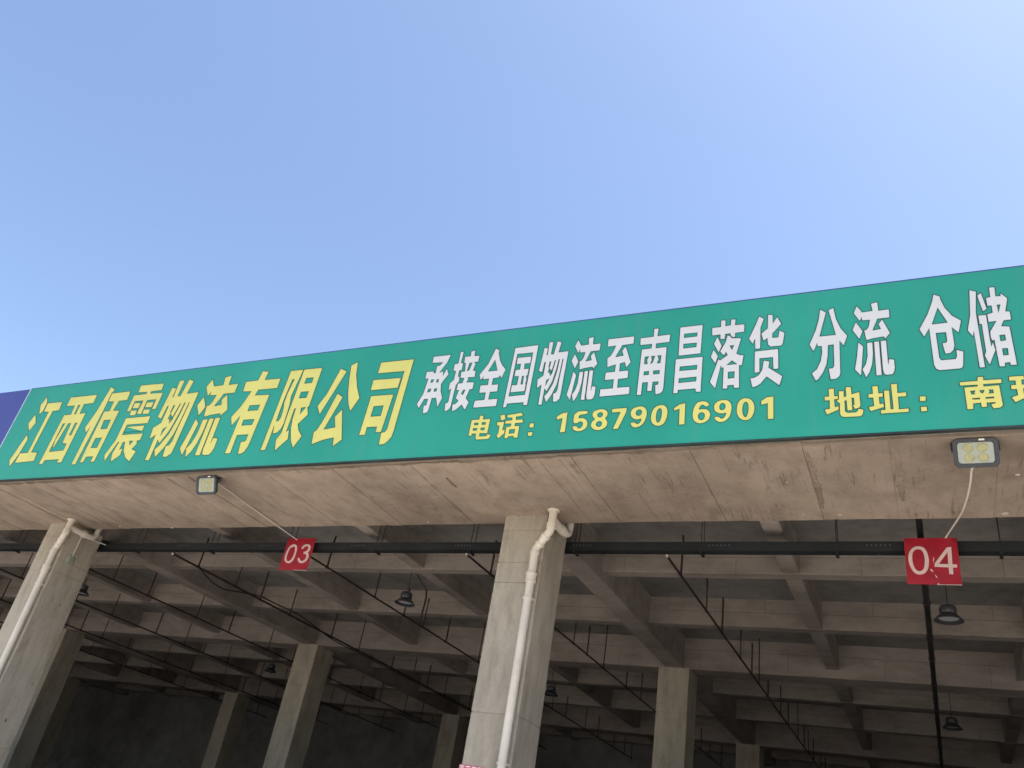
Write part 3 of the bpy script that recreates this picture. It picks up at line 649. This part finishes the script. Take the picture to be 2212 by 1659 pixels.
highbay(W(-1.945, 2.868, .908), 'bell shaped dark lamp with a curved flex beside the 03 plate', zj)
highbay(W(-3.92, 2.868, .90), 'bell shaped dark lamp half hidden by the corner column', zj)
for xx, lab in ((.058, 'faint dark lamp deep in the hall near the thick main pipe'), (-1.93, 'faint dark lamp deep in the hall beside the middle column'), (-3.95, 'faint dark lamp deep in the hall beside a far column')):
    highbay(W(xx, 4.46, .92), lab, S*ZC+CAMZ)
r5 = (1200, 2050, 2100, 2600)
yl = 2.868
fl = [WV(ony(zp(r5, 2212, *q), yl)) for q in ((1155, 612), (1180, 660), (1215, 710), (1240, 750), (1240, 830), (1225, 900), (1195, 1010), (1168, 1118))]
o = tubeo('lamp_flex', smooth_path(fl, 4), [.009]*13+[.016]*16, M_CABLE, None, 8); tag(o, 'black flex curving from a ceiling lamp down to the pipe beside the 03 plate', 'cable')
o = tubeo('stay_rod', [W(.0, 2.62, PZ), W(.062, 2.72, 1.0)], .012, M_ROD); tag(o, 'short dark diagonal rod behind the lower edge of the 04 plate', 'rod')

# ------------------------------------------------------------------ floodlights on the canopy edge
def flood(px, py, label, wd=.40, ht=.285, tilt=24):
    c0 = ony((px, py), 1.872); c = WV(c0)
    t = thing('floodlight', label, 'floodlight', 'floodlights on the canopy edge')
    rot = Matrix.Rotation(math.radians(tilt), 3, 'X')   # local: x right, z up, face towards -Y
    def put(bm):
        for v in bm.verts: v.co = c+rot @ v.co
        return bm
    def rrect(w_, h_, y, ch): return [(-w_/2+ch, y, -h_/2), (w_/2-ch, y, -h_/2), (w_/2, y, -h_/2+ch), (w_/2, y, h_/2-ch), (w_/2-ch, y, h_/2), (-w_/2+ch, y, h_/2), (-w_/2, y, h_/2-ch), (-w_/2, y, -h_/2+ch)]
    def loft(bm, secs):
        rs = [[bm.verts.new(p) for p in s_] for s_ in secs]
        for a, b_ in zip(rs, rs[1:]):
            for i in range(8): bm.faces.new((a[i], a[(i+1) % 8], b_[(i+1) % 8], b_[i]))
        return rs
    bm = bmesh.new(); rs = loft(bm, [rrect(wd*.8, ht*.74, .004, .02), rrect(wd*.82, ht*.76, -.012, .02), rrect(wd, ht, -.012, .035), rrect(wd*1.01, ht*1.02, .0, .035), rrect(wd*.99, ht, .03, .04), rrect(wd*.8, ht*.8, .055, .04)])
    bm.faces.new(rs[-1]); obj('housing', put(bm), M_LAMPB, t)
    bm = bmesh.new(); rs = loft(bm, [rrect(wd*.8, ht*.74, .0035, .02), rrect(wd*.79, ht*.73, -.001, .02)]); bm.faces.new(rs[0]); bm.faces.new(rs[1]); rf = obj('reflector', put(bm), M_GLASSW, t)
    for ix in (-1, 1):
        for iz in (-1, 1):
            bm = bmesh.new(); ring = []
            for rr_, yy in ((.048, -.0015), (.050, -.006), (.044, -.0065), (.040, -.003), (.0, -.003)):
                ring.append([bm.verts.new((ix*.062*wd/.40+rr_*math.cos(a)*wd/.4, yy, iz*.049*ht/.285+rr_*.9*math.sin(a)*ht/.285)) for a in (2*math.pi*i/20 for i in range(20))] if rr_ else bm.verts.new((ix*.062*wd/.40, yy, iz*.049*ht/.285)))
            for a, b_ in zip(ring[:-2], ring[1:-1]):
                for i in range(20): bm.faces.new((a[i], a[(i+1) % 20], b_[(i+1) % 20], b_[i]))
            for i in range(20): bm.faces.new((ring[-2][i], ring[-2][(i+1) % 20], ring[-1]))
            obj('led_module', put(bm), M_LED, t)
    bm = bmesh.new(); rs = loft(bm, [rrect(wd*.795, ht*.735, -.0095, .02), rrect(wd*.795, ht*.735, -.0115, .02)]); bm.faces.new(rs[0]); bm.faces.new(rs[1]); obj('cover_glass', put(bm), M_GLASS, t)
    bm = bmesh.new(); box(bm, (.035, -.0142, ht*.42), (.085, -.0125, ht*.48)); obj('label_sticker', put(bm), M_WHT, t)
    for i in range(9):
        bm = bmesh.new(); xx = -wd*.36+wd*.09*i; box(bm, (xx-.003, .0562, -ht*.36), (xx+.003, .085, ht*.36)); obj('cooling_fin', put(bm), M_LAMPB, t)
    for sgn in (-1, 1):
        p0 = c+rot @ Vector((sgn*(wd*.505+.004), .02, .02)); zt = S*ZM+CAMZ-.006
        p1 = Vector((p0.x, p0.y+.03, zt))
        bm = bmesh.new(); tube(bm, [p0, Vector((p0.x, p0.y+.02, (p0.z+zt)/2)), p1], .011, 6); obj('bracket_arm', bm, M_LAMPB, t)
    bm = bmesh.new(); box(bm, (c.x-wd*.53, p1.y-.02, zt-.006), (c.x+wd*.53, p1.y+.02, zt)); obj('bracket_bar', bm, M_LAMPB, t)
    return c, rot
c1, r1_ = flood(2108, 978, 'dark floodlight with four round cells and a drooping pale cable')
c2, r2_ = flood(446, 1048, 'dark floodlight with a straight pale wire above the 03 plate')
ZL = (3740, 1700, 4096, 2200)
cp = [c1+r1_ @ Vector((-.02, .045, -.12))]
cp += [WV(ony(zp(ZL, 1181, *q), y_)) for q, y_ in (((487, 600), 1.925), ((470, 760), 1.99), ((430, 950), 2.08), ((370, 1130), 2.17), ((290, 1270), 2.26), ((150, 1480), 2.40))]
cp += [cp[-1]+Vector((-.05, .06, -.06))]
o = tubeo('floodlight_cable', smooth_path(cp, 6), .0105, M_WIRE, None, 8); tag(o, 'pale cable drooping from a floodlight to the top of the 04 plate', 'cable')
a_ = c2+r2_ @ Vector((.2, .05, .03))
pw = [a_, WV(onz(zp((740, 1860, 960, 2020), 2212, 1270, 690), .992)), WV(onz((560, 1108), .995)), WV(ony((640, 1165), 2.40)), WV(ony((648, 1171), 2.42))]
o = tubeo('floodlight_wire', pw, .009, M_WIRE, None, 8); tag(o, 'straight pale wire running from a floodlight along the soffit to the 03 plate', 'cable')

# ------------------------------------------------------------------ downpipes on the columns
def downpipe(cx, label, dxu=0):
    t = thing('downpipe', label, 'drainpipe', 'cream drainpipes on the front columns'); rp = .057
    yu = 2.2
    yl_ = COLY-.016; xu, xl = cx+.184, cx+.132
    zt = ZM-.0005
    def cyl(name, z0, z1, x, y, r): return tubeo(name, [W(x, y, z0), W(x, y, z1)], r, M_PVC, t, 18)
    cyl('upper_pipe', .945, zt, xu, yu, rp)
    tubeo('ceiling_collar', [W(xu, yu, zt-.004), W(xu, yu, zt-.0005)], .085, M_PVC, t, 20)
    cyl('socket', .937, .955, xu, yu, rp+.012)
    kn = [W(xu, yu, .94), W(xu-.004, yu, .928), W(xu-.014, yu+.004, .917), W(xl+.012, yl_-.002, .892), W(xl+.003, yl_, .881), W(xl, yl_, .868)]
    tubeo('offset_bend', smooth_path(kn, 4), rp, M_PVC, t, 18)
    d_ = (Vector(kn[3])-Vector(kn[2])).normalized(); m_ = (Vector(kn[3])+Vector(kn[2]))/2
    tubeo('socket', [m_-d_*.09, m_-d_*.045], rp+.011, M_PVC, t, 18); tubeo('socket', [m_+d_*.045, m_+d_*.09], rp+.011, M_PVC, t, 18)
    cyl('lower_pipe', -CAMZ/S+.03, .872, xl, yl_, rp)
    cyl('socket', .86, .868, xl, yl_, rp+.011)
    cyl('coupling', .775, .797, xl, yl_, rp+.013); cyl('coupling_ring', .796, .801, xl, yl_, rp+.022); cyl('coupling_ring', .772, .776, xl, yl_, rp+.019)
    for zc in (.722, .262, -.1):
        cyl('clamp', zc-.003, zc+.003, xl, yl_, rp+.012)
        for sg in (-1, 1):
            boxo('clamp_lug', W(xl, yl_, zc)+Vector((sg*.058-.012, .0, -.012)), W(xl, COLY, zc)+Vector((sg*.058+.012, -.001, .012)), M_PVC, t)
    # branch that runs back beside the column and turns up behind the canopy
    br = [W(xu, yu, .967), W(xu, yu+.04, .967), W(xu, YB+.0, .967), W(xu, YB+.022, .972), W(xu, YB+.035, .985), W(xu, YB+.037, 1.03), W(xu, YB+.037, ZC)]
    tubeo('branch_pipe', smooth_path(br, 4), rp*.98, M_PVC, t, 16)
    cylb = [W(xu, YB-.03, .967), W(xu, YB-.012, .967)]; tubeo('socket', cylb, rp+.012, M_PVC, t, 18)
downpipe(COLX[3]+.0, 'cream plastic drainpipe on the corner column with the grey junction box')
downpipe(COLX[4], 'cream plastic drainpipe on the bare middle column above the red notice')
# junction box and conduit on the side of the corner column
ZB_ = (0, 2050, 450, 2450); fx = COLX[3]+COLW
t = thing('junction_box', 'small grey junction box with bent conduit on the side of a column', 'electrical box')
p = [WV(onx(zp(ZB_, 1866, *q), fx)) for q in ((1065, 800), (1160, 700), (1225, 760), (1130, 870), (1200, 740), (1370, 395), (1740, 540))]
ym = (p[0].y+p[2].y)/2; zm = (p[1].z+p[3].z)/2
boxo('box', (S*fx+.001, ym-.055, zm-.08), (S*fx+.06, ym+.055, zm+.06), M_BOX, t, .006)
boxo('lid', (S*fx+.0605, ym-.05, zm-.075), (S*fx+.066, ym+.05, zm+.055), M_BOX, t, .003)
cx_ = S*fx+.02
tubeo('conduit', smooth_path([(cx_, ym+.03, zm+.055), (cx_, ym+.03, p[5].z-.05), (cx_, ym+.035, p[5].z-.01), (cx_, ym+.07, p[5].z), (cx_, p[6].y, p[6].z)], 4), .0125, M_COND, t, 8)
for q in (.25, .75): 
    zz = zm+.055+(p[5].z-zm-.1)*q; boxo('clip', (S*fx+.0005, ym+.014, zz-.008), (cx_+.012, ym+.046, zz+.008), M_COND, t)
bmx = bmesh.new()
rnd = random.Random(3); pp = Vector((cx_, ym+.035, zm+.10)); lp = [pp]
for i in range(7): lp.append(pp+Vector((.02+.01*rnd.random(), .02+rnd.uniform(-.03, .05), rnd.uniform(-.03, .04))))
tube(bmx, smooth_path(lp, 3), .003, 5); obj('loose_wires', bmx, M_COND, t)

# ------------------------------------------------------------------ red notice on the middle column
t = thing('notice', 'small faded red notice with white lettering low on the middle column', 'notice')
ZN = (1800, 2960, 2000, 3072, 2212)
q0 = ony(zp(ZN, 2212, 430, 1065), COLY-.001); q1 = ony(zp(ZN, 2212, 1500, 1120), COLY-.001)
xa, xb, zt = S*q0.x, S*q1.x, S*q0.z+CAMZ
boxo('board', (xa, S*COLY-.010, zt-.28), (xb, S*COLY-.005, zt), M_PINK, t, .001)
wch = (xb-xa)/4
for i in range(4):
    x_ = xa+wch*(i+.14); e = wch*.72; bm = bmesh.new(); yy = S*COLY-.0115; z_ = zt-.012
    for a0, b0, a1, b1 in ((0, -.16, 1, 0), (.42, -.95, .58, -.17), (.05, -.55, .95, -.4), (0, -.95, .16, -.56), (.84, -.95, 1, -.56)):
        box(bm, (x_+e*a0, yy, z_+.06*b0), (x_+e*a1, yy+.001, z_+.06*b1))
    obj('character', bm, M_WHT, t)
